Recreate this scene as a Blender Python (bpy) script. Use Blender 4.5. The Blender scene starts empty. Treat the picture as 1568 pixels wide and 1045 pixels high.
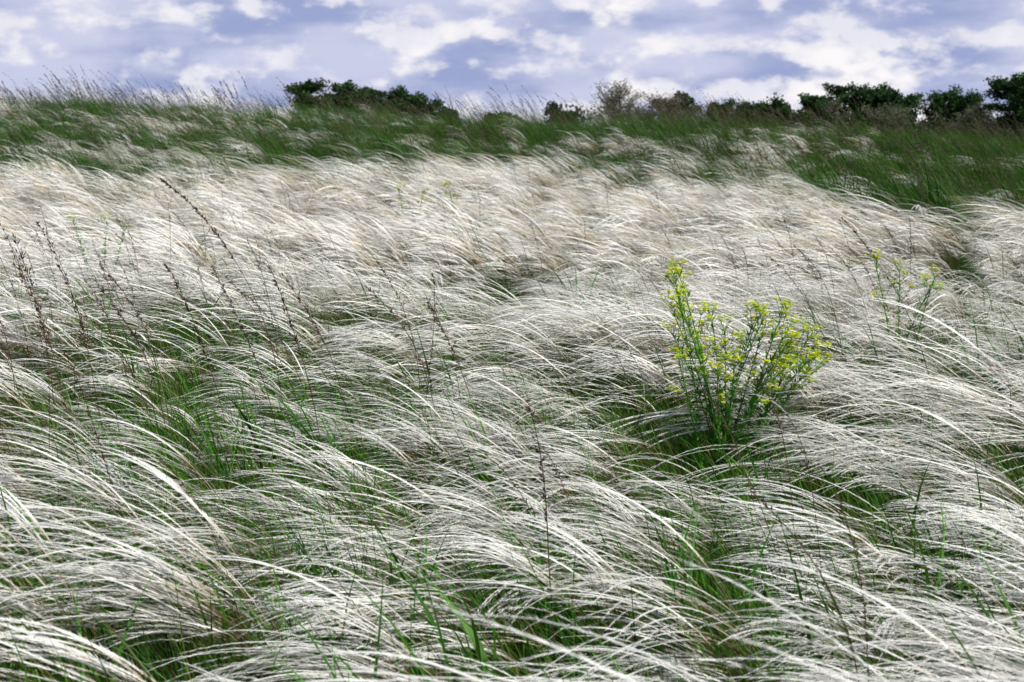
import bpy, math, random
import numpy as np
from mathutils import Vector
R = np.random.default_rng(7)
random.seed(7)
scene = bpy.context.scene

# ---------------------------------------------------------------- utils
def sstep(a, b, x):
    t = np.clip((np.asarray(x, float)-a)/(b-a), 0, 1)
    return t*t*(3-2*t)

class VN:   # smooth value noise
    def __init__(s, seed):
        s.g = np.random.default_rng(seed).random((256, 256))
    def __call__(s, x, y):
        x = np.asarray(x, float); y = np.asarray(y, float)
        xi = np.floor(x).astype(int); yi = np.floor(y).astype(int)
        fx = x-xi; fy = y-yi
        fx = fx*fx*(3-2*fx); fy = fy*fy*(3-2*fy)
        g = s.g
        a = g[xi % 256, yi % 256]; b = g[(xi+1) % 256, yi % 256]
        c = g[xi % 256, (yi+1) % 256]; d = g[(xi+1) % 256, (yi+1) % 256]
        return (a*(1-fx)+b*fx)*(1-fy)+(c*(1-fx)+d*fx)*fy
N1, N2, N3, N4, N5 = VN(1), VN(2), VN(3), VN(4), VN(5)

def height(x, y):
    x = np.asarray(x, float); y = np.asarray(y, float)
    h = 0.22*(N1(x*0.22+50, y*0.22+50)-0.5) + 0.10*(N2(x*0.7+50, y*0.7+50)-0.5)
    h = h + 0.16*(N4(x*0.55+11, y*0.42+11)-0.5)*sstep(5, 8, y)
    crest = 1.42 - 0.040*x + 0.35*(N3(x*0.12+40, 3.3)-0.5)
    crest = np.clip(crest, 0.6, 2.6)
    h = h + crest*sstep(13, 46, y)
    h = h - (crest-0.2)*sstep(52, 110, y)
    h = h*(1-sstep(300, 900, np.hypot(x, y)))
    return h

class MB:
    def __init__(s): s.V=[]; s.F=[]; s.C=[]; s.n=0
    def add(s, V, F, C):
        V=np.asarray(V,float).reshape(-1,3); F=np.asarray(F,int).reshape(-1,3)
        C=np.asarray(C,float)
        if C.ndim==1: C=np.tile(C,(len(V),1))
        s.V.append(V); s.F.append(F+s.n); s.C.append(C); s.n+=len(V)
    def ribbon(s, P, W, side, C):
        P=np.asarray(P); n=len(P)
        side=np.asarray(side,float)
        if side.ndim==1: side=np.tile(side,(n,1))
        W=np.asarray(W)[:,None]*0.5
        V=np.empty((2*n,3)); V[0::2]=P-side*W; V[1::2]=P+side*W
        C=np.asarray(C,float)
        if C.ndim==1: C=np.tile(C,(n,1))
        CC=np.repeat(C,2,axis=0)
        i=np.arange(n-1)*2
        F=np.concatenate([np.stack([i,i+1,i+3],1),np.stack([i,i+3,i+2],1)])
        s.add(V,F,CC)
    def tube(s, P, Rr, C, k=5):
        P=np.asarray(P); n=len(P)
        T=np.gradient(P,axis=0); T/=np.linalg.norm(T,axis=1)[:,None]+1e-9
        ref=np.array([0.31,0.9,0.13]) if abs(T[0][1])<0.9 else np.array([1.,0,0])
        A=np.cross(T,ref); A/=np.linalg.norm(A,axis=1)[:,None]+1e-9
        B=np.cross(T,A)
        a=np.arange(k)*2*np.pi/k
        V=P[:,None,:]+np.asarray(Rr)[:,None,None]*(A[:,None,:]*np.cos(a)[None,:,None]+B[:,None,:]*np.sin(a)[None,:,None])
        F=[]
        for i in range(n-1):
            for j in range(k):
                p=i*k+j;q=i*k+(j+1)%k
                F+=[(p,q,q+k),(p,q+k,p+k)]
        C=np.asarray(C,float)
        if C.ndim==1: C=np.tile(C,(n,1))
        s.add(V.reshape(-1,3),F,np.repeat(C,k,axis=0))
    def leaf(s, p, d, side, L, W, C):
        d=np.asarray(d); side=np.asarray(side); p=np.asarray(p)
        V=[p, p+d*L*0.45-side*W*0.5, p+d*L*0.45+side*W*0.5, p+d*L]
        s.add(V,[(0,1,2),(1,3,2)],C)
    def quads(s, c, u, v, C):
        n=len(c)
        V=np.stack([c-u,c-v,c+u,c+v],1).reshape(-1,3)
        i=np.arange(n)*4
        F=np.concatenate([np.stack([i,i+1,i+2],1),np.stack([i,i+2,i+3],1)])
        s.add(V,F,np.repeat(C,4,axis=0))
    def mesh(s, name, mat):
        V=np.concatenate(s.V); F=np.concatenate(s.F); C=np.concatenate(s.C)
        me=bpy.data.meshes.new(name)
        me.vertices.add(len(V)); me.vertices.foreach_set('co',V.ravel().astype(np.float32))
        me.loops.add(len(F)*3); me.loops.foreach_set('vertex_index',F.ravel().astype(np.int32))
        me.polygons.add(len(F)); me.polygons.foreach_set('loop_start',(np.arange(len(F))*3).astype(np.int32))
        me.update(calc_edges=True)
        ca=me.color_attributes.new('Col','FLOAT_COLOR','POINT')
        C4=np.ones((len(V),4),np.float32); C4[:,:3]=C
        ca.data.foreach_set('color',C4.ravel())
        me.materials.append(mat)
        return me
    def obj(s, name, mat, link=True):
        me=s.mesh(name,mat); o=bpy.data.objects.new(name,me)
        if link: scene.collection.objects.link(o)
        return o

def unit(v):
    v=np.asarray(v,float); return v/(np.linalg.norm(v)+1e-9)

def curve(base, az, L, th0, th1, n=14, p=1.0, drift=0.0):
    s=np.linspace(0,1,n)
    th=th0+(th1-th0)*s**p
    a=az+drift*s
    d=np.stack([np.sin(th)*np.cos(a),np.sin(th)*np.sin(a),np.cos(th)],1)
    P=np.array(base)+np.concatenate([np.zeros((1,3)),np.cumsum((d[1:]+d[:-1])*0.5*L/(n-1),axis=0)])
    return P,d

# ---------------------------------------------------------------- materials
def plant_mat(name, trans=0.35, rough=0.5, spec=0.3, var=0.35, hue=0.0):
    m=bpy.data.materials.new(name); m.use_nodes=True
    nt=m.node_tree; nt.nodes.clear(); nd=nt.nodes.new; lk=nt.links.new
    out=nd('ShaderNodeOutputMaterial')
    at=nd('ShaderNodeAttribute'); at.attribute_name='Col'
    ra=nd('ShaderNodeAttribute'); ra.attribute_name='rnd'
    mr=nd('ShaderNodeMapRange'); mr.inputs['To Min'].default_value=1-var; mr.inputs['To Max'].default_value=1+var*0.6
    lk(ra.outputs['Fac'],mr.inputs['Value'])
    hs=nd('ShaderNodeHueSaturation'); lk(at.outputs['Color'],hs.inputs['Color']); lk(mr.outputs[0],hs.inputs['Value'])
    if hue>0:
        mh=nd('ShaderNodeMath'); mh.operation='MULTIPLY'; mh.inputs[1].default_value=7.31; lk(ra.outputs['Fac'],mh.inputs[0])
        fr=nd('ShaderNodeMath'); fr.operation='FRACT'; lk(mh.outputs[0],fr.inputs[0])
        m2=nd('ShaderNodeMapRange'); m2.inputs['To Min'].default_value=0.5-hue; m2.inputs['To Max'].default_value=0.5+hue*0.6
        lk(fr.outputs[0],m2.inputs['Value']); lk(m2.outputs[0],hs.inputs['Hue'])
    pr=nd('ShaderNodeBsdfPrincipled'); pr.inputs['Roughness'].default_value=rough
    pr.inputs['Specular IOR Level'].default_value=spec
    lk(hs.outputs[0],pr.inputs['Base Color'])
    tr=nd('ShaderNodeBsdfTranslucent'); lk(hs.outputs[0],tr.inputs['Color'])
    mx=nd('ShaderNodeMixShader'); mx.inputs[0].default_value=trans
    lk(pr.outputs[0],mx.inputs[1]); lk(tr.outputs[0],mx.inputs[2]); lk(mx.outputs[0],out.inputs['Surface'])
    return m
M_plume=plant_mat('feather_plume',0.24,0.38,0.55,0.10)
M_green=plant_mat('green_blade',0.36,0.5,0.22,0.30,hue=0.015)
M_dry=plant_mat('dry_stalk',0.10,0.7,0.1,0.0)
M_leaf=plant_mat('tree_foliage',0.2,0.7,0.1,0.0)
M_spurge=plant_mat('spurge_leaf',0.35,0.5,0.2,0.0)

def ground_mat():
    m=bpy.data.materials.new('meadow_soil'); m.use_nodes=True
    nt=m.node_tree; nd=nt.nodes.new; lk=nt.links.new
    pr=nt.nodes['Principled BSDF']; pr.inputs['Roughness'].default_value=0.95
    tc=nd('ShaderNodeTexCoord')
    n1=nd('ShaderNodeTexNoise'); n1.inputs['Scale'].default_value=0.35; n1.inputs['Detail'].default_value=8
    n2=nd('ShaderNodeTexNoise'); n2.inputs['Scale'].default_value=14; n2.inputs['Detail'].default_value=6
    lk(tc.outputs['Object'],n1.inputs['Vector']); lk(tc.outputs['Object'],n2.inputs['Vector'])
    r1=nd('ShaderNodeValToRGB'); e=r1.color_ramp.elements
    e[0].position=.3; e[0].color=(0.016,0.04,0.007,1); e[1].position=.7; e[1].color=(0.035,0.08,0.012,1)
    r2=nd('ShaderNodeValToRGB'); e=r2.color_ramp.elements
    e[0].position=.35; e[0].color=(0.03,0.022,0.012,1); e[1].position=.7; e[1].color=(0.07,0.05,0.025,1)
    mx=nd('ShaderNodeMix'); mx.data_type='RGBA'
    lk(n1.outputs[0],r1.inputs[0]); lk(n2.outputs[0],r2.inputs[0])
    mx.inputs[0].default_value=0.3
    lk(r1.outputs[0],mx.inputs[6]); lk(r2.outputs[0],mx.inputs[7]); lk(mx.outputs[2],pr.inputs['Base Color'])
    return m

# ---------------------------------------------------------------- ground
def build_ground():
    def axis(lim, fine, step):
        a=list(np.arange(0,fine,step)); v=fine; st=step
        while v<lim: a.append(v); st*=1.25; v+=st
        a.append(lim); a=np.array(a); return np.unique(np.concatenate([-a[::-1],a]))
    xs=axis(2500,45,0.5)
    ys=axis(2500,60,0.5)
    X,Y=np.meshgrid(xs,ys,indexing='ij'); Z=height(X,Y)
    nx,ny=X.shape
    V=np.stack([X,Y,Z],2).reshape(-1,3)
    i,j=np.meshgrid(np.arange(nx-1),np.arange(ny-1),indexing='ij')
    a=(i*ny+j).ravel()
    F=np.concatenate([np.stack([a,a+ny,a+ny+1],1),np.stack([a,a+ny+1,a+1],1)])
    mb=MB(); mb.add(V,F,(0.1,0.1,0.1))
    o=mb.obj('ground',ground_mat())
    for p in o.data.polygons: p.use_smooth=True
build_ground()

# ---------------------------------------------------------------- prototypes
G=lambda s: R.normal(0,s)
def plume(mb, base, az, L, th0, th1, drift, p, white, lod):
    n=(22,16,11)[lod]; P,D=curve(base,az,L,th0,th1,n,p,drift)
    f=np.linspace(0,1,n)
    P[:,1]+=0.010*np.sin(f*9+R.random()*6)*f; P[:,2]+=0.008*np.sin(f*8+R.random()*6)*f
    k=int(n*(0.42+0.08*R.random()))
    side=unit(np.cross(D[k],[0,0,1])+R.normal(0,0.5,3))
    t=np.linspace(0,1,k+1)[:,None]
    c0=np.array([0.04,0.10,0.012]); c1=np.array([0.20,0.13,0.045])*(0.35+0.7*R.random())
    mb.ribbon(P[:k+1],np.linspace(0.0030,0.0024,k+1)*(1,1.3,2.0)[lod],side,c0*(1-t)+c1*t)
    A=P[k:]; na=len(A); t=np.linspace(0,1,na)[:,None]
    ca=np.array([0.36,0.27,0.13]); cb=np.array(white)
    col=ca*(1-np.clip(t*3.6,0,1))+cb*np.clip(t*3.6,0,1)
    TT=np.gradient(A,axis=0); sd=np.cross(TT,np.array([0,0,1.])+R.normal(0,0.28,3)); sd/=np.linalg.norm(sd,axis=1)[:,None]
    tt=t[:,0]
    prof=np.clip(np.minimum(0.25+tt*5,(1-tt)*2.2+0.12),0,1)
    if lod==2:
        mb.ribbon(A,0.0090*prof,sd,col); return
    mb.ribbon(A,(0.0046,0.0060)[lod]*prof,sd,col)
    NP,KH=((58,3),(26,2))[lod]; m=NP*KH
    u=np.repeat(np.linspace(0.02,0.995,NP),KH)+R.normal(0,0.004,m); u=np.clip(u,0,0.999)
    x=u*(na-1); i=np.floor(x).astype(int); fr=(x-i)[:,None]
    Q=A[i]*(1-fr)+A[i+1]*fr
    T=A[i+1]-A[i]; T/=np.linalg.norm(T,axis=1)[:,None]
    U=sd[i]; W=np.cross(T,U)
    a=R.random(m)*2*np.pi
    rad=U*np.cos(a)[:,None]+W*(0.6*np.sin(a))[:,None]
    ang=np.radians(R.normal((23,18)[lod],6,m))
    hl=(0.0190,0.022)[lod]*np.clip(np.minimum(u*4+0.35,(1-u)*3+0.45),0,1)*R.uniform(0.7,1.15,m)
    Dh=T*np.cos(ang)[:,None]+rad*np.sin(ang)[:,None]
    s2=np.cross(Dh,np.array([0,0,1.])+R.normal(0,0.34,(m,3))); s2/=np.linalg.norm(s2,axis=1)[:,None]
    w=(0.00070,0.0011)[lod]
    V=np.stack([Q-s2*w,Q+s2*w,Q+Dh*hl[:,None]],1).reshape(-1,3)
    F=np.arange(3*m).reshape(-1,3)
    f2=np.clip(u*3.6+.1,0,1)[:,None]
    cc=ca*(1-f2)+cb*f2
    mb.add(V,F,np.repeat(cc,3,axis=0))

def coll(name): return bpy.data.collections.new(name)

def make_tufts(lod):
    c=coll('feather_grass_tufts_%d'%lod); n=(20,14,14)[lod]
    for q in range(n):
        mb=MB()
        nb=R.integers(3,6) if lod==0 else R.integers(2,6)
        az_t=math.pi+G(0.15); Lt=R.uniform(.82,1.10)
        for b in range(nb):
            az=az_t+G(0.26); L=R.uniform(0.70,1.0)*Lt; th0=R.uniform(0.0,0.34); th1=R.uniform(1.6,2.3)
            p=R.uniform(0.75,1.2); dr=G(0.32)
            bx,by=G(0.035),G(0.035)
            wh=np.array([0.94,0.925,0.87])*R.uniform(0.86,1.0)
            if lod>0 and R.random()<0.09: wh=np.array([0.64,0.55,0.38])*R.uniform(.85,1.15)
            for k in range(R.integers(6,10)):
                plume(mb,(bx+G(0.012),by+G(0.012),0),az+G(0.040),L*R.uniform(0.82,1.08),th0+G(0.033),th1+G(0.055),dr+G(0.05),p+G(0.03),wh,lod)
        for k in range(2):
            plume(mb,(G(0.03),G(0.03),0),math.pi+G(0.4),R.uniform(0.6,0.9),R.uniform(0,0.3),R.uniform(1.4,2.1),G(0.3),1.0,(0.92,0.91,0.86),lod)
        for k in range((24,16,8)[lod]):
            P,D=curve((G(0.04),G(0.04),0),math.pi+G(0.8),R.uniform(0.28,0.62),R.uniform(0,0.4),R.uniform(0.7,1.7),6,1.2)
            t=np.linspace(0,1,6)[:,None]
            g=np.array([0.05,0.16,0.010])if R.random()<0.68 else np.array([0.12,0.085,0.03])
            mb.ribbon(P,np.linspace(0.0036,0.0008,6)*(1,1,1.8)[lod],unit(R.normal(0,1,3)*[1,1,.2]),g*(0.7+0.6*t))
        o=mb.obj('tuft_%02d'%q,M_plume,False); c.objects.link(o)
    return c,n

def blade(mb, base, az, L, th0, th1, W, col, n=7, drift=0.0):
    P,D=curve(base,az,L,th0,th1,n,1.4,drift)
    s=np.linspace(0,1,n)
    w=W*np.minimum(0.55+s*2,1)*np.clip((1-s)*1.9,0.04,1)
    psi=R.random()*math.pi
    side=unit([math.cos(psi),math.sin(psi),0.0])
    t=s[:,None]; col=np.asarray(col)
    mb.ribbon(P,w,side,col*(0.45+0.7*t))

GREENS=[(0.055,0.19,0.010),(0.04,0.145,0.010),(0.085,0.25,0.014),(0.025,0.10,0.012),(0.12,0.28,0.02)]
def green_col(br=0.07):
    if R.random()<br: return np.array([0.15,0.11,0.045])*R.uniform(.5,1.1)
    return np.array(GREENS[R.integers(len(GREENS))])*R.uniform(0.5,1.15)

def make_greens():
    c=coll('green_grass_clumps'); n=10
    for q in range(n):
        mb=MB()
        for k in range(42):
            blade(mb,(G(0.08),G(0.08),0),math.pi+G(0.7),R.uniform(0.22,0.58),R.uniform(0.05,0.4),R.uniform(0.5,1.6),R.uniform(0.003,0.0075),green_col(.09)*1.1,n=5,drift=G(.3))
        o=mb.obj('clump_%02d'%q,M_green,False); c.objects.link(o)
    return c,n
def make_broad():
    c=coll('broad_grass_clumps'); n=8
    for q in range(n):
        mb=MB()
        for k in range(8):
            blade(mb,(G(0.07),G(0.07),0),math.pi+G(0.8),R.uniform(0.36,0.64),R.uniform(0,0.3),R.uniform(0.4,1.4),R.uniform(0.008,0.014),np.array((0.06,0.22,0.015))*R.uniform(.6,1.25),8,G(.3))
        o=mb.obj('broad_%02d'%q,M_green,False); c.objects.link(o)
    return c,n
def spike(mb,A,spread,col,m):
    na=len(A); u=R.random(m)*0.999; x=u*(na-1); i=np.floor(x).astype(int); fr=(x-i)[:,None]
    Q=A[i]*(1-fr)+A[i+1]*fr; T=A[i+1]-A[i]; T/=np.linalg.norm(T,axis=1)[:,None]
    d=T+R.normal(0,0.35,(m,3)); d/=np.linalg.norm(d,axis=1)[:,None]
    L=R.uniform(0.7,1.2,m)[:,None]*spread
    s=np.cross(d,R.normal(0,1,(m,3))); s/=np.linalg.norm(s,axis=1)[:,None]
    mb.quads(Q+d*L*0.5,d*L*0.5,s*L*0.16,np.tile(col,(m,1))*R.uniform(.6,1.3,(m,1)))
def make_tall():
    c=coll('tall_green_grass_clumps'); n=14
    for q in range(n):
        mb=MB(); kb=math.pi+G(0.3); LL=R.uniform(0.75,1.3); br=0.12 if q%4==0 else 0.01
        tint=np.array([0.82,0.85,0.8])*R.uniform(0.42,1.15)
        for k in range(46):
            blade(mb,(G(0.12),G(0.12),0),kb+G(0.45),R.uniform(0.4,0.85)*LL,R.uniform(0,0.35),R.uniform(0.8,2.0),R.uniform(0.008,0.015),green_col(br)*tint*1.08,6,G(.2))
        if q%3==0:
            for k in range(R.integers(1,4)):
                P,D=curve((G(0.1),G(0.1),0),math.pi+G(0.4),R.uniform(0.9,1.35),R.uniform(0,0.25),R.uniform(0.6,1.4),9,1.6)
                mb.ribbon(P,np.linspace(0.006,0.004,9),unit(R.normal(0,1,3)),(0.09,0.12,0.04))
                spike(mb,P[5:],0.035,(0.12,0.095,0.06),26)
        o=mb.obj('tall_%02d'%q,M_green,False); c.objects.link(o)
    return c,n

def panicle(mb, base, H, lean, th1, az=math.pi, col=(0.13,0.075,0.045), open_=1.0, dens=1.0, fat=1.0):
    n=26; P,D=curve(base,az,H,lean,th1,n,1.8,G(0.15))
    f=np.linspace(0,1,n); P[:,0]+=0.012*np.sin(f*7+R.random()*6)*f
    t=np.linspace(0,1,n)[:,None]
    mb.tube(P,np.linspace(0.0022,0.0010,n),np.array([0.09,0.07,0.03])*(1-t)+np.array(col)*t,4)
    k=int(n*R.uniform(0.55,.68))
    for j in range(k,n-1):
        f=(j-k)/(n-k)
        if R.random()<0.12: continue
        for b in range(int(3*dens)+ (R.random()<.5)):
            L=0.055*(1-f*0.75)*R.uniform(0.3,1.2)*open_
            a=az+R.normal(0,1.6); th=R.uniform(0.3,1.0)
            d=unit(D[j]*1.6+np.array([math.cos(a)*math.sin(th),math.sin(a)*math.sin(th),0.3]))
            q=P[j]+ (P[j+1]-P[j])*R.random()
            B=np.stack([q,q+d*L*0.5,q+d*L+np.array([-0.1*L,0,-0.1*L])])
            mb.ribbon(B,[0.0013,0.0011,0.0009],unit(R.normal(0,1,3)),col)
            for z in range(R.integers(2,4)):
                pt=B[0]+(B[2]-B[0])*R.uniform(0.4,1.05); dd=unit(d+R.normal(0,0.35,3))
                mb.leaf(pt,dd,unit(np.cross(dd,R.normal(0,1,3))),R.uniform(0.010,0.017)*fat,R.uniform(0.0034,0.0055)*fat,np.array(col)*R.uniform(.6,1.5))
def make_panicles():
    c=coll('brown_grass_stalks'); n=12
    for q in range(n):
        mb=MB()
        for k in range(R.integers(1,3)):
            cc=[(0.065,0.036,0.025),(0.11,0.07,0.045),(0.085,0.045,0.035)][R.integers(3)]
            panicle(mb,(G(0.04),G(0.04),0),R.uniform(0.78,1.02),R.uniform(0,0.15),R.uniform(0.3,1.1),math.pi+G(0.5),cc,R.uniform(.4,1.0),R.uniform(.6,1.0))
        o=mb.obj('stalk_%02d'%q,M_dry,False); c.objects.link(o)
    return c,n

# ---------------------------------------------------------------- scatter
def make_scatter_node(name, layers):
    pts=[];rots=[];scs=[];ids=[];lay=[];rn=[]
    for li,(c,n,X,Y,rz,sc,ti) in enumerate(layers):
        m=len(X); Z=height(X,Y)-0.01
        pts.append(np.stack([X,Y,Z],1)); r=np.zeros((m,3)); r[:,2]=rz; r[:,1]=ti; r[:,0]=R.normal(0,.06,m); rots.append(r)
        scs.append(sc); ids.append(R.integers(0,n,m)); lay.append(np.full(m,li)); rn.append(R.random(m))
    P=np.concatenate(pts); me=bpy.data.meshes.new(name); me.vertices.add(len(P))
    me.vertices.foreach_set('co',P.ravel().astype(np.float32))
    def at(nm,t,key,v):
        a=me.attributes.new(nm,t,'POINT'); a.data.foreach_set(key,v)
    at('rot','FLOAT_VECTOR','vector',np.concatenate(rots).ravel().astype(np.float32))
    at('scl','FLOAT','value',np.concatenate(scs).astype(np.float32))
    at('idx','INT','value',np.concatenate(ids).astype(np.int32))
    at('lay','INT','value',np.concatenate(lay).astype(np.int32))
    at('rnd','FLOAT','value',np.concatenate(rn).astype(np.float32))
    o=bpy.data.objects.new(name,me); scene.collection.objects.link(o)
    ng=bpy.data.node_groups.new(name+'_scatter','GeometryNodeTree')
    ng.interface.new_socket('Geometry',in_out='INPUT',socket_type='NodeSocketGeometry')
    ng.interface.new_socket('Geometry',in_out='OUTPUT',socket_type='NodeSocketGeometry')
    nd=ng.nodes.new; lk=ng.links.new
    gi=nd('NodeGroupInput'); go=nd('NodeGroupOutput'); jn=nd('GeometryNodeJoinGeometry')
    def na(nm,t):
        x=nd('GeometryNodeInputNamedAttribute'); x.data_type=t; x.inputs['Name'].default_value=nm; return x.outputs['Attribute']
    for li,L in enumerate(layers):
        ci=nd('GeometryNodeCollectionInfo'); ci.inputs['Collection'].default_value=L[0]
        ci.inputs['Separate Children'].default_value=True; ci.inputs['Reset Children'].default_value=True
        ip=nd('GeometryNodeInstanceOnPoints'); ip.inputs['Pick Instance'].default_value=True
        cmp=nd('FunctionNodeCompare'); cmp.data_type='INT'; cmp.operation='EQUAL'
        lk(na('lay','INT'),cmp.inputs[2]); cmp.inputs[3].default_value=li
        lk(gi.outputs[0],ip.inputs['Points']); lk(cmp.outputs[0],ip.inputs['Selection']); lk(ci.outputs[0],ip.inputs['Instance'])
        lk(na('idx','INT'),ip.inputs['Instance Index']); lk(na('rot','FLOAT_VECTOR'),ip.inputs['Rotation']); lk(na('scl','FLOAT'),ip.inputs['Scale'])
        lk(ip.outputs[0],jn.inputs[0])
    rl=nd('GeometryNodeRealizeInstances'); lk(jn.outputs[0],rl.inputs[0]); lk(rl.outputs[0],go.inputs[0])
    md=o.modifiers.new('scatter','NODES'); md.node_group=ng
    print(name,len(P))
    return o

def grid(x0,x1,y0,y1,step):
    xs=np.arange(x0,x1,step); ys=np.arange(y0,y1,step)
    X,Y=np.meshgrid(xs,ys); X=X.ravel(); Y=Y.ravel()
    X=X+R.uniform(-.5,.5,len(X))*step; Y=Y+R.uniform(-.5,.5,len(Y))*step
    return X,Y
def wedge(X,Y,mx=1.5): return np.abs(X)<Y*0.40+mx
def wind(X,Y): return 0.16+0.7*(N4(X*0.6+30,Y*0.4+30)-0.5)

def edge(X):
    return 24.5-9.0*sstep(3.0,5.0,X)+2.5*(N5(X*0.22+60,1.7)-0.5)+0.12*np.minimum(X,0)
def dens(X,Y):
    e=edge(X)+4.5*(N3(X*0.5+9,Y*0.35+9)-0.5)
    inside=1-sstep(-1.5,1.5,Y-e)
    patch=N2(X*0.8+20,Y*0.55+20)*0.6+N1(X*1.9+20,Y*1.5+20)*0.4
    near=0.16+0.60*sstep(0.36,0.60,patch)
    mid=0.42+0.55*sstep(0.30,0.52,patch)
    k=sstep(4.4,6.4,Y)
    d=near*(1-k)+mid*k
    d=d+0.34*sstep(0.2,0.7,X)*sstep(3.4,2.7,Y)
    d=d*(1-0.95*np.exp(-((X+0.50)/0.60)**2-((Y-2.35)/0.60)**2))
    d=d*(1-0.95*np.exp(-((X-0.92)/0.40)**2-((Y-5.0)/0.50)**2))
    stray=0.03+0.26*sstep(.50,.8,N4(X*.35+70,Y*.5+70))+0.10*sstep(-2,-8,X)
    return d*inside+ (1-inside)*stray

t0=make_tufts(0); t1=make_tufts(1); t2=make_tufts(2)
gc,gn=make_greens(); bc,bn=make_broad(); lc,ln=make_tall(); pc,pn=make_panicles()

X,Y=grid(-20,20,1.0,48,0.235)
k=wedge(X,Y,1.5)&(R.random(len(X))<dens(X,Y)); X=X[k];Y=Y[k]
k=np.hypot(X,Y)>1.6; X=X[k];Y=Y[k]
rz=wind(X,Y)+R.normal(0,0.13,len(X)); sc=R.uniform(0.72,1.15,len(X))*(0.98+0.6*(N5(X*.9,Y*.7)-.5)); ti=R.normal(0,0.09,len(X))
sc=sc*(1+0.18*sstep(0.1,0.6,X)*sstep(3.2,2.4,Y))*(1+0.12*sstep(9,20,Y))
L=[]
for (c,n),a,b in ((t0,0,6.0),(t1,6.0,11.0),(t2,11.0,99)):
    s=(Y>=a)&(Y<b); L.append((c,n,X[s],Y[s],rz[s],sc[s],ti[s])); print('tufts',s.sum())
make_scatter_node('feather_grass',L)

X,Y=grid(-6,6,0.8,9,0.17); k=wedge(X,Y,1.5); X=X[k];Y=Y[k]
X2,Y2=grid(-14,14,9,28,0.34); k=wedge(X2,Y2,1.5); X=np.r_[X,X2[k]];Y=np.r_[Y,Y2[k]]
make_scatter_node('green_grass',[(gc,gn,X,Y,R.normal(0.1,0.45,len(X)),R.uniform(0.6,1.05,len(X))*(1-.2*sstep(5,7,Y)),R.normal(0,.12,len(X)))])

X,Y=grid(-7,7,1.9,12,0.30); k=wedge(X,Y,1.2)&(R.random(len(X))<0.18+0.45*sstep(.5,.7,N4(X*1.1+7,Y*1.1+7))*(Y<6)+.5*np.exp(-((X+0.65)/0.7)**2-((Y-2.5)/0.6)**2)); X=X[k];Y=Y[k]
make_scatter_node('couch_grass',[(bc,bn,X,Y,R.normal(0,0.6,len(X)),R.uniform(0.7,1.1,len(X)),R.normal(0,.12,len(X)))])

X,Y=grid(-28,28,13,52,0.36); e=edge(X)
k=wedge(X,Y,3)&(Y>e-0.8+R.normal(0,1.1,len(X))); X=X[k];Y=Y[k]
tall=0.55+0.9*N2(X*.45,Y*.45)
make_scatter_node('tall_meadow_grass',[(lc,ln,X,Y,R.normal(0.1,0.35,len(X)),R.uniform(0.75,1.15,len(X))*tall,R.normal(0,.1,len(X)))])

X,Y=grid(-16,16,2.8,22,0.5)
pd=0.09+0.25*sstep(.5,.75,N1(X*.45+3,Y*.3+3))+0.46*sstep(-0.2,-1.4,X)*(Y<10)*(Y>3.8)
k=wedge(X,Y,1.5)&(R.random(len(X))<pd); X=X[k];Y=Y[k]
make_scatter_node('brown_bent_grass',[(pc,pn,X,Y,R.normal(0,0.5,len(X)),R.uniform(0.70,1.0,len(X)),R.normal(0,.1,len(X)))])

# ---------------------------------------------------------------- individual stalks
def stalk_plant(name,x,y,specs):
    mb=MB()
    for (dx,dy,H,lean,th1,open_,dens_,col) in specs:
        panicle(mb,(dx,dy,0),H,lean,th1,math.pi+G(0.1),col,open_,dens_,1.2)
    o=mb.obj(name,M_dry); o.location=(x,y,float(height(x,y))-0.01)
DB=(0.055,0.027,0.021); MBn=(0.09,0.05,0.034)
stalk_plant('wild_brome_grass',-0.96,6.0,[(0,0,1.36,0.10,1.05,0.5,2.4,DB)])
stalk_plant('wild_brome_grass',-1.62,5.0,[(0,0,1.04,0.02,0.35,1.2,1.6,DB),(0.05,0.1,0.95,0.1,0.5,1.1,1.2,MBn),(-0.1,0.05,0.98,0.05,0.7,1.2,1.2,MBn),(.15,.1,.95,.05,.4,1,1.2,DB)])
stalk_plant('wild_brome_grass',-0.70,5.2,[(0,0,1.0,0.05,0.5,0.6,1.6,DB),(0.12,0.1,0.94,0.1,0.6,.7,1.2,MBn),(-0.16,0.1,0.98,0.1,0.6,.6,1.3,DB)])
stalk_plant('wild_brome_grass',-1.30,5.4,[(0,0,0.95,0.05,0.7,0.8,1.2,MBn),(0.2,0.1,0.92,0.1,0.6,.7,1.4,DB),(0.05,-0.2,0.86,0.1,0.6,.7,1.4,DB)])
stalk_plant('wild_brome_grass',-0.25,5.3,[(0,0,0.92,0.05,0.8,0.9,1.1,MBn),(0.15,0.1,0.88,0.1,0.6,.9,1.0,MBn)])
stalk_plant('wild_brome_grass',-2.1,6.4,[(0,0,1.05,0.05,0.6,0.9,1.2,MBn),(0.2,0.1,1.0,0.1,0.6,.9,1.2,DB)])
stalk_plant('wild_brome_grass',1.95,6.2,[(0,0,1.18,0.25,0.75,0.25,1.3,DB)])
stalk_plant('wild_brome_grass',2.75,6.0,[(0,0,1.0,0.2,0.9,0.4,1.0,MBn),(.2,0,.95,.2,1,.4,1,DB)])
stalk_plant('wild_brome_grass',0.12,3.3,[(0,0,0.84,0.05,0.20,0.12,0.6,DB)])
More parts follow.
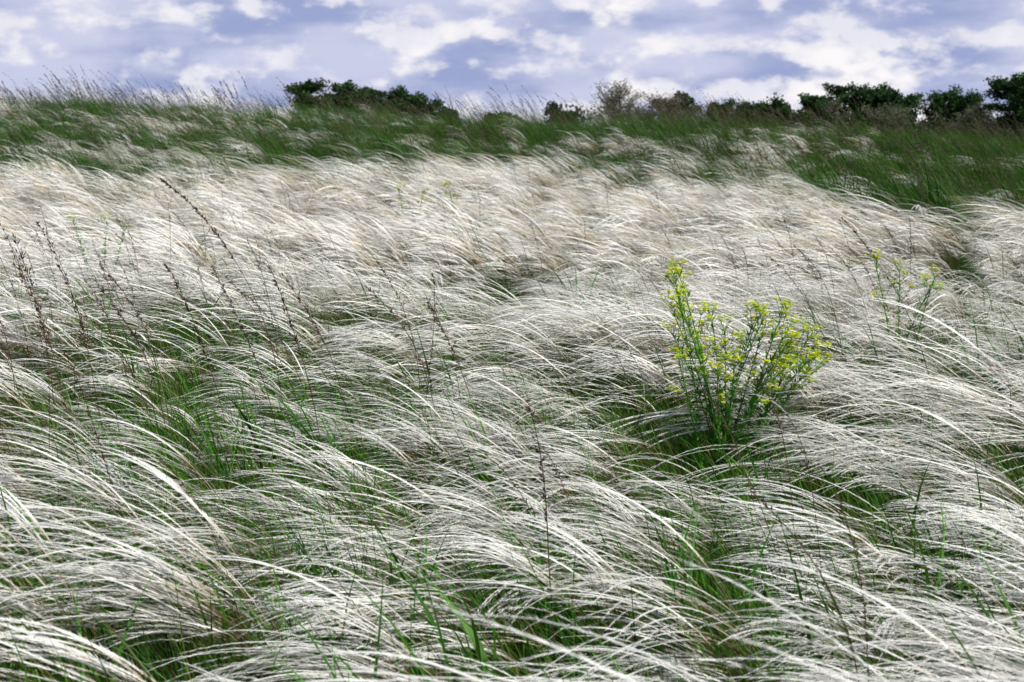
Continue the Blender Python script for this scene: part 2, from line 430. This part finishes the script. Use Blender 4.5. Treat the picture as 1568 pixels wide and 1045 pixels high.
for (x,y,hh) in [(-13.6,44,1.6),(-12.9,44.5,1.5),(-8.3,44,1.9),(-8.6,43.6,1.5),(-6.9,45,1.3),(-1.8,45,1.4),(1.5,45,1.3),(7.2,44,1.4),(8.2,44.5,1.3),(-15,44,1.4),(12,40,1.4),(-11,45,1.3),(4.5,45,1.3),(14,42,1.3)]:
    mb=MB()
    for k in range(7):
        P,D=curve((G(.2),G(.2),0),math.pi+G(.3),hh*R.uniform(.7,1.05),R.uniform(0,.2),R.uniform(.3,1.0),10,1.6)
        mb.ribbon(P,np.linspace(0.013,0.007,10),unit(R.normal(0,1,3)),(0.07,0.10,0.035)); spike(mb,P[6:],0.06,(0.09,0.075,0.06),45)
    o=mb.obj('tall_reed_grass',M_dry); o.location=(x,y,float(height(x,y)))

# ---------------------------------------------------------------- spurge
def spurge(name,x,y,stems,rich=1.0,big=1.0):
    mb=MB()
    for (az,H,th0,th1) in stems:
        n=16; P,D=curve((G(0.03),G(0.03),0),az,H,th0,th1,n,1.0,G(.2)); t=np.linspace(0,1,n)[:,None]
        mb.tube(P,np.linspace(0.0036,0.0018,n),np.array([0.05,0.18,0.02])*(1-t)+np.array([0.12,0.30,0.03])*t,5)
        for j in range(2,n-1):
            for b in range(11 if j<n-5 else 6):
                q=P[j]+(P[j+1]-P[j])*R.random(); a=R.random()*6.28
                d=unit(D[j]*R.uniform(0.3,1.1)+np.array([math.cos(a),math.sin(a),0.1]))
                mb.leaf(q,d,unit(np.cross(d,[math.sin(a)*.3,0.2,1])),R.uniform(0.026,0.048),R.uniform(0.005,0.010),np.array([0.06,0.24,0.015])*R.uniform(.6,1.5))
        def umbel(q,d0,Lr,nr):
            for r in range(nr):
                a=R.random()*6.28
                d=unit(d0+0.8*np.array([math.cos(a),math.sin(a),0.2])+np.array([0,0,.2]))
                L=Lr*R.uniform(0.6,1.2); e=q+d*L
                mb.tube(np.stack([q,q+d*L*.5,e]),[0.0011,0.0009,0.0008],(0.16,0.38,0.03),4)
                for sub in range(4):
                    d2=unit(d+R.normal(0,0.6,3)+[0,0,.5]); e2=e+d2*R.uniform(0.004,0.022)
                    yc=np.array([0.68,0.71,0.012])*R.uniform(0.8,1.15)
                    if R.random()<.25: yc=np.array([0.30,0.55,0.02])
                    a0=R.random()*6.28
                    for z in range(4):
                        aa=a0+z*1.57+G(.2); dd=unit(np.array([math.cos(aa),math.sin(aa),0.3+G(.25)]))
                        mb.leaf(e2,dd,unit(np.cross(dd,[0,0,1])),R.uniform(0.007,0.011)*big,R.uniform(0.0075,0.0105)*big,yc)
        umbel(P[-1],D[-1],0.050,int(9*rich))
        for j in (n-2,n-3,n-4,n-5,n-6):
            if R.random()<0.75*rich:
                a=R.random()*6.28; d=unit(D[j]+0.75*np.array([math.cos(a),math.sin(a),0.3]))
                L=R.uniform(0.05,0.12); e=P[j]+d*L
                mb.tube(np.stack([P[j],P[j]+d*L*.5,e]),[0.0013,0.001,0.001],(0.12,0.28,0.03),4)
                umbel(e,d,0.030,5)
    o=mb.obj(name,M_spurge); o.location=(x,y,float(height(x,y))-0.01)
st=[(3.1,.93,.05,.34),(3.3,.90,.1,.38),(2.8,.88,.05,.3),(3.5,.84,.12,.46),(2.9,.78,.1,.48),(3.2,.72,.12,.5),
    (0.1,.78,.1,.35),(-0.2,.74,.15,.5),(0.4,.76,.08,.42),(0.0,.72,.2,.62),(0.3,.68,.25,.72),(-0.4,.66,.2,.75),(1.5,.7,.1,.3),(0.9,.72,.1,.5),(0.0,.66,.3,.85),(0.2,.62,.3,.95),
    (0.2,.75,.12,.42),(-.1,.71,.2,.55),(.5,.7,.2,.45),(3.9,.6,.2,.4),(5.8,.58,.2,.6),(5.2,.58,.1,.4),(4.4,.56,.15,.4),(0.1,.60,.25,.7),(2.2,.74,.05,.2)]
spurge('yellow_spurge',0.83,5.5,st)
spurge('yellow_spurge',1.96,7.2,[(3.1,.68,.05,.3),(0.2,.62,.1,.3),(1.5,.64,.05,.2),(0,.56,.1,.5)],.8)
spurge('yellow_spurge',-2.75,9.4,[(3.1,.72,.05,.3),(0.2,.66,.1,.3),(1.5,.7,.05,.2)],.4,1.0)
spurge('yellow_spurge',-1.2,17.0,[(3.1,.85,.05,.2),(0.2,.8,.1,.2)],1.1,1.6)
spurge('yellow_spurge',-0.7,17.6,[(3.1,.8,.05,.2)],1.1,1.6)

# ---------------------------------------------------------------- trees
def tree(name,x,y,H,W,bare=False,seed=0,dark=1.0,tint=(0.022,0.052,0.014)):
    r=np.random.default_rng(seed+100); mb=MB()
    tr=H*0.02+0.03; bark=(0.06,0.045,0.035)
    tips=[]
    nst=3
    for sI in range(nst):
        a=r.random()*6.28; th=r.uniform(0.05,0.45)
        P=[np.array([r.normal(0,.3),r.normal(0,.3),-0.1])]; d=np.array([math.sin(th)*math.cos(a),math.sin(th)*math.sin(a),math.cos(th)])
        for k in range(6):
            P.append(P[-1]+d*H*0.14); d=unit(d+r.normal(0,.12,3))
        P=np.array(P); mb.tube(P,np.linspace(tr,tr*0.25,7),bark,6)
        for j in range(1,7):
            for b in range(4):
                a2=r.random()*6.28; dd=unit([math.cos(a2),math.sin(a2),r.uniform(0.0,0.8)])
                L=W*0.5*r.uniform(0.45,1.0)*(1-0.07*j)
                Q=[P[j]]; d3=dd
                for k in range(4):
                    Q.append(Q[-1]+d3*L/4); d3=unit(d3+r.normal(0,.2,3)+[0,0,.08])
                Q=np.array(Q); mb.tube(Q,np.linspace(tr*.35,tr*.07,5),bark,4)
                tips+= [Q[-1],Q[-2],Q[-3]]
                if bare:
                    for z in range(9):
                        q=Q[r.integers(1,5)]; d4=unit(d3+r.normal(0,.5,3)+[0,0,.5])
                        E=np.stack([q,q+d4*.35,q+d4*.7+r.normal(0,.06,3)])
                        mb.tube(E,[.026,.020,.012],(0.15,0.11,0.12),3)
                        tips.append(E[-1])
    tips=np.array(tips)
    per=8 if bare else 75
    for q in tips:
        m=per; cr=r.uniform(0.3,0.62)*(W/4)**.5
        v=r.normal(0,1,(m,3)); v/=np.linalg.norm(v,axis=1)[:,None]
        c=q+v*(cr*r.random(m)**0.5)[:,None]*[1,1,.8]
        u=r.normal(0,1,(m,3)); u/=np.linalg.norm(u,axis=1)[:,None]
        w=np.cross(u,r.normal(0,1,(m,3))); w/=np.linalg.norm(w,axis=1)[:,None]
        s=r.uniform(.07,.14,(m,1))*(0.6 if bare else 1)
        col=np.array(tint)*dark*r.uniform(.5,1.8)*r.uniform(.7,1.3,(m,1))
        mb.quads(c,u*s,w*s*.65,col)
    zmax=max(v[:,2].max() for v in mb.V); sc=H/zmax
    o=mb.obj(name,M_leaf); o.location=(x,y,float(height(x,y))-0.1); o.scale=(sc*1.12,sc*1.12,sc)
    o.rotation_euler=(0,0,r.random()*6)
D=115.0
belt=[(-14.8,6.2,4.6,D),(-13.2,5.9,4.6,D+3),(-11.2,5.9,4.6,D+4),(-9.6,5.3,4.0,D),(-6.5,4.4,4.0,D+8),(-1.0,3.9,4,D+6),(4.7,4.6,4.6,D+4),
      (13.9,5.2,3.6,D),(17.2,4.9,4.8,D+5),(19.8,4.6,3.6,D+6),(22.8,5.0,3.8,D-2),(27.0,5.9,4.4,D),(31.4,5.6,4.8,D),(35.2,5.9,5.4,D+2),(40.0,6.7,5.6,D-3),(42.5,6,5,D),(47,5,4.5,D),(-30,4,4,D+10)]
for i,(x,h,w,y) in enumerate(belt): tree('tree',x,y,h,w,seed=i)
tree('sparse_tree',8.8,D-4,6.1,5.6,True,31,1.6,(0.09,0.10,0.06))
tree('sparse_tree',11.4,D-4,5.3,4.2,True,32,1.6,(0.09,0.08,0.06))
tree('sparse_tree',24.8,D-1,4.6,3.4,True,33,1.6,(0.06,0.07,0.04))
tree('sparse_tree',29.2,D-1,4.4,3.2,True,34,1.6,(0.06,0.08,0.04))
tree('sparse_tree',37.6,D-1,4.8,3.4,True,35,1.6,(0.06,0.08,0.04))
mb=MB(); r=np.random.default_rng(5)
for i in range(440):
    x=r.uniform(-110,150); y=r.uniform(150,185); H=r.uniform(2.4,4.4)+(1.3 if x>5 else -.8)
    z0=float(height(x,y)); m=90
    v=r.normal(0,1,(m,3)); v/=np.linalg.norm(v,axis=1)[:,None]
    c=np.array([x,y,z0+H*0.5])+v*np.array([1.7,1.2,H*.5])*(r.random((m,1))**.4)
    u=r.normal(0,1,(m,3)); u/=np.linalg.norm(u,axis=1)[:,None]
    w=np.cross(u,r.normal(0,1,(m,3))); w/=np.linalg.norm(w,axis=1)[:,None]
    mb.quads(c,u*.24,w*.17,np.array([0.032,0.060,0.038])*r.uniform(.7,1.4)*r.uniform(.8,1.2,(m,1)))
mb.obj('distant_tree_line',M_leaf)

# ---------------------------------------------------------------- world
w=bpy.data.worlds.new('World'); scene.world=w; w.use_nodes=True
nt=w.node_tree; nt.nodes.clear(); nd=nt.nodes.new; lk=nt.links.new
SE,SR=math.radians(57),math.radians(135)
sky=nd('ShaderNodeTexSky'); sky.sky_type='NISHITA'; sky.sun_disc=False; sky.sun_elevation=SE; sky.sun_rotation=SR
b1=nd('ShaderNodeBackground'); b1.inputs['Strength'].default_value=0.08; lk(sky.outputs[0],b1.inputs['Color'])
tc_=nd('ShaderNodeTexCoord')
def noise(sc,scale,detail,rough,off,dist=0.0):
    mp=nd('ShaderNodeMapping'); mp.inputs['Scale'].default_value=sc; mp.inputs['Location'].default_value=off
    lk(tc_.outputs['Generated'],mp.inputs['Vector'])
    n=nd('ShaderNodeTexNoise'); n.inputs['Scale'].default_value=scale; n.inputs['Detail'].default_value=detail
    n.inputs['Roughness'].default_value=rough; n.inputs['Distortion'].default_value=dist
    lk(mp.outputs[0],n.inputs['Vector']); return n.outputs[0]
def ramp(src,a,b):
    m=nd('ShaderNodeMapRange'); m.interpolation_type='SMOOTHSTEP'
    m.inputs['From Min'].default_value=a; m.inputs['From Max'].default_value=b; lk(src,m.inputs['Value']); return m.outputs[0]
def math_(op,a,b):
    m=nd('ShaderNodeMath'); m.operation=op
    for i,v in enumerate((a,b)):
        if isinstance(v,(int,float)): m.inputs[i].default_value=v
        else: lk(v,m.inputs[i])
    return m.outputs[0]
def mixc(f,a,b):
    m=nd('ShaderNodeMix'); m.data_type='RGBA'; lk(f,m.inputs[0])
    for s,v in ((6,a),(7,b)):
        if isinstance(v,tuple): m.inputs[s].default_value=(*v,1)
        else: lk(v,m.inputs[s])
    return m.outputs[2]
big=noise((1,1,3.4),8.0,7,.5,(3.1,0.4,0.2),.1)
p0=noise((1,1,1.8),15.0,10,.53,(2.3,2.4,0.7),.0)
p1=noise((1,1,1.8),15.0,10,.53,(2.3,2.4,0.724),.0)   # same field a little higher: lit tops of the clouds
lit=math_('ADD',math_('MULTIPLY',math_('SUBTRACT',p0,p1),3.0),0.5)
c=mixc(ramp(big,.38,.60),(0.33,0.39,0.64),(0.59,0.62,0.81))
c=mixc(ramp(lit,.42,.85),c,(0.80,0.80,0.89))
cover=math_('ADD',math_('MULTIPLY',p0,.7),math_('MULTIPLY',big,.3))
c=mixc(math_('MULTIPLY',ramp(cover,.49,.63),math_('ADD',math_('MULTIPLY',ramp(lit,.2,.75),.65),.35)),c,(0.98,0.95,0.96))
b2=nd('ShaderNodeBackground'); b2.inputs['Strength'].default_value=1.0; lk(c,b2.inputs['Color'])
gap=noise((1,1,2),3.0,6,.5,(7,1,3))
sx=nd('ShaderNodeSeparateXYZ'); lk(tc_.outputs['Generated'],sx.inputs[0])
elev=ramp(sx.outputs[2],0.13,0.34)      # cloud gaps added overhead, out of view, to cut ambient light; closed towards horizon
thr=math_('SUBTRACT',gap,math_('MULTIPLY',elev,0.30))
mxs=nd('ShaderNodeMixShader'); lk(ramp(thr,.20,.30),mxs.inputs[0]); lk(b1.outputs[0],mxs.inputs[1]); lk(b2.outputs[0],mxs.inputs[2])
wo=nd('ShaderNodeOutputWorld'); lk(mxs.outputs[0],wo.inputs['Surface'])

sl=bpy.data.lights.new('sun','SUN'); sl.energy=5.0; sl.angle=math.radians(0.6); sl.color=(1.0,0.97,0.92)
so=bpy.data.objects.new('sun',sl); scene.collection.objects.link(so)
dv=Vector((math.sin(SR)*math.cos(SE),math.cos(SR)*math.cos(SE),math.sin(SE)))
so.rotation_euler=dv.to_track_quat('Z','Y').to_euler(); so.location=dv*50

# ---------------------------------------------------------------- camera
cd=bpy.data.cameras.new('camera'); co=bpy.data.objects.new('camera',cd); scene.collection.objects.link(co)
cd.lens=50; cd.sensor_width=36; cd.clip_end=6000; cd.clip_start=0.05
co.location=(0,0,1.4+float(height(0,4))*0.5); co.rotation_euler=(math.radians(82.0),0,0)
cd.dof.use_dof=True; cd.dof.focus_distance=5.4; cd.dof.aperture_fstop=7
scene.camera=co
scene.view_settings.view_transform='Standard'; scene.view_settings.look='None'; scene.view_settings.exposure=0
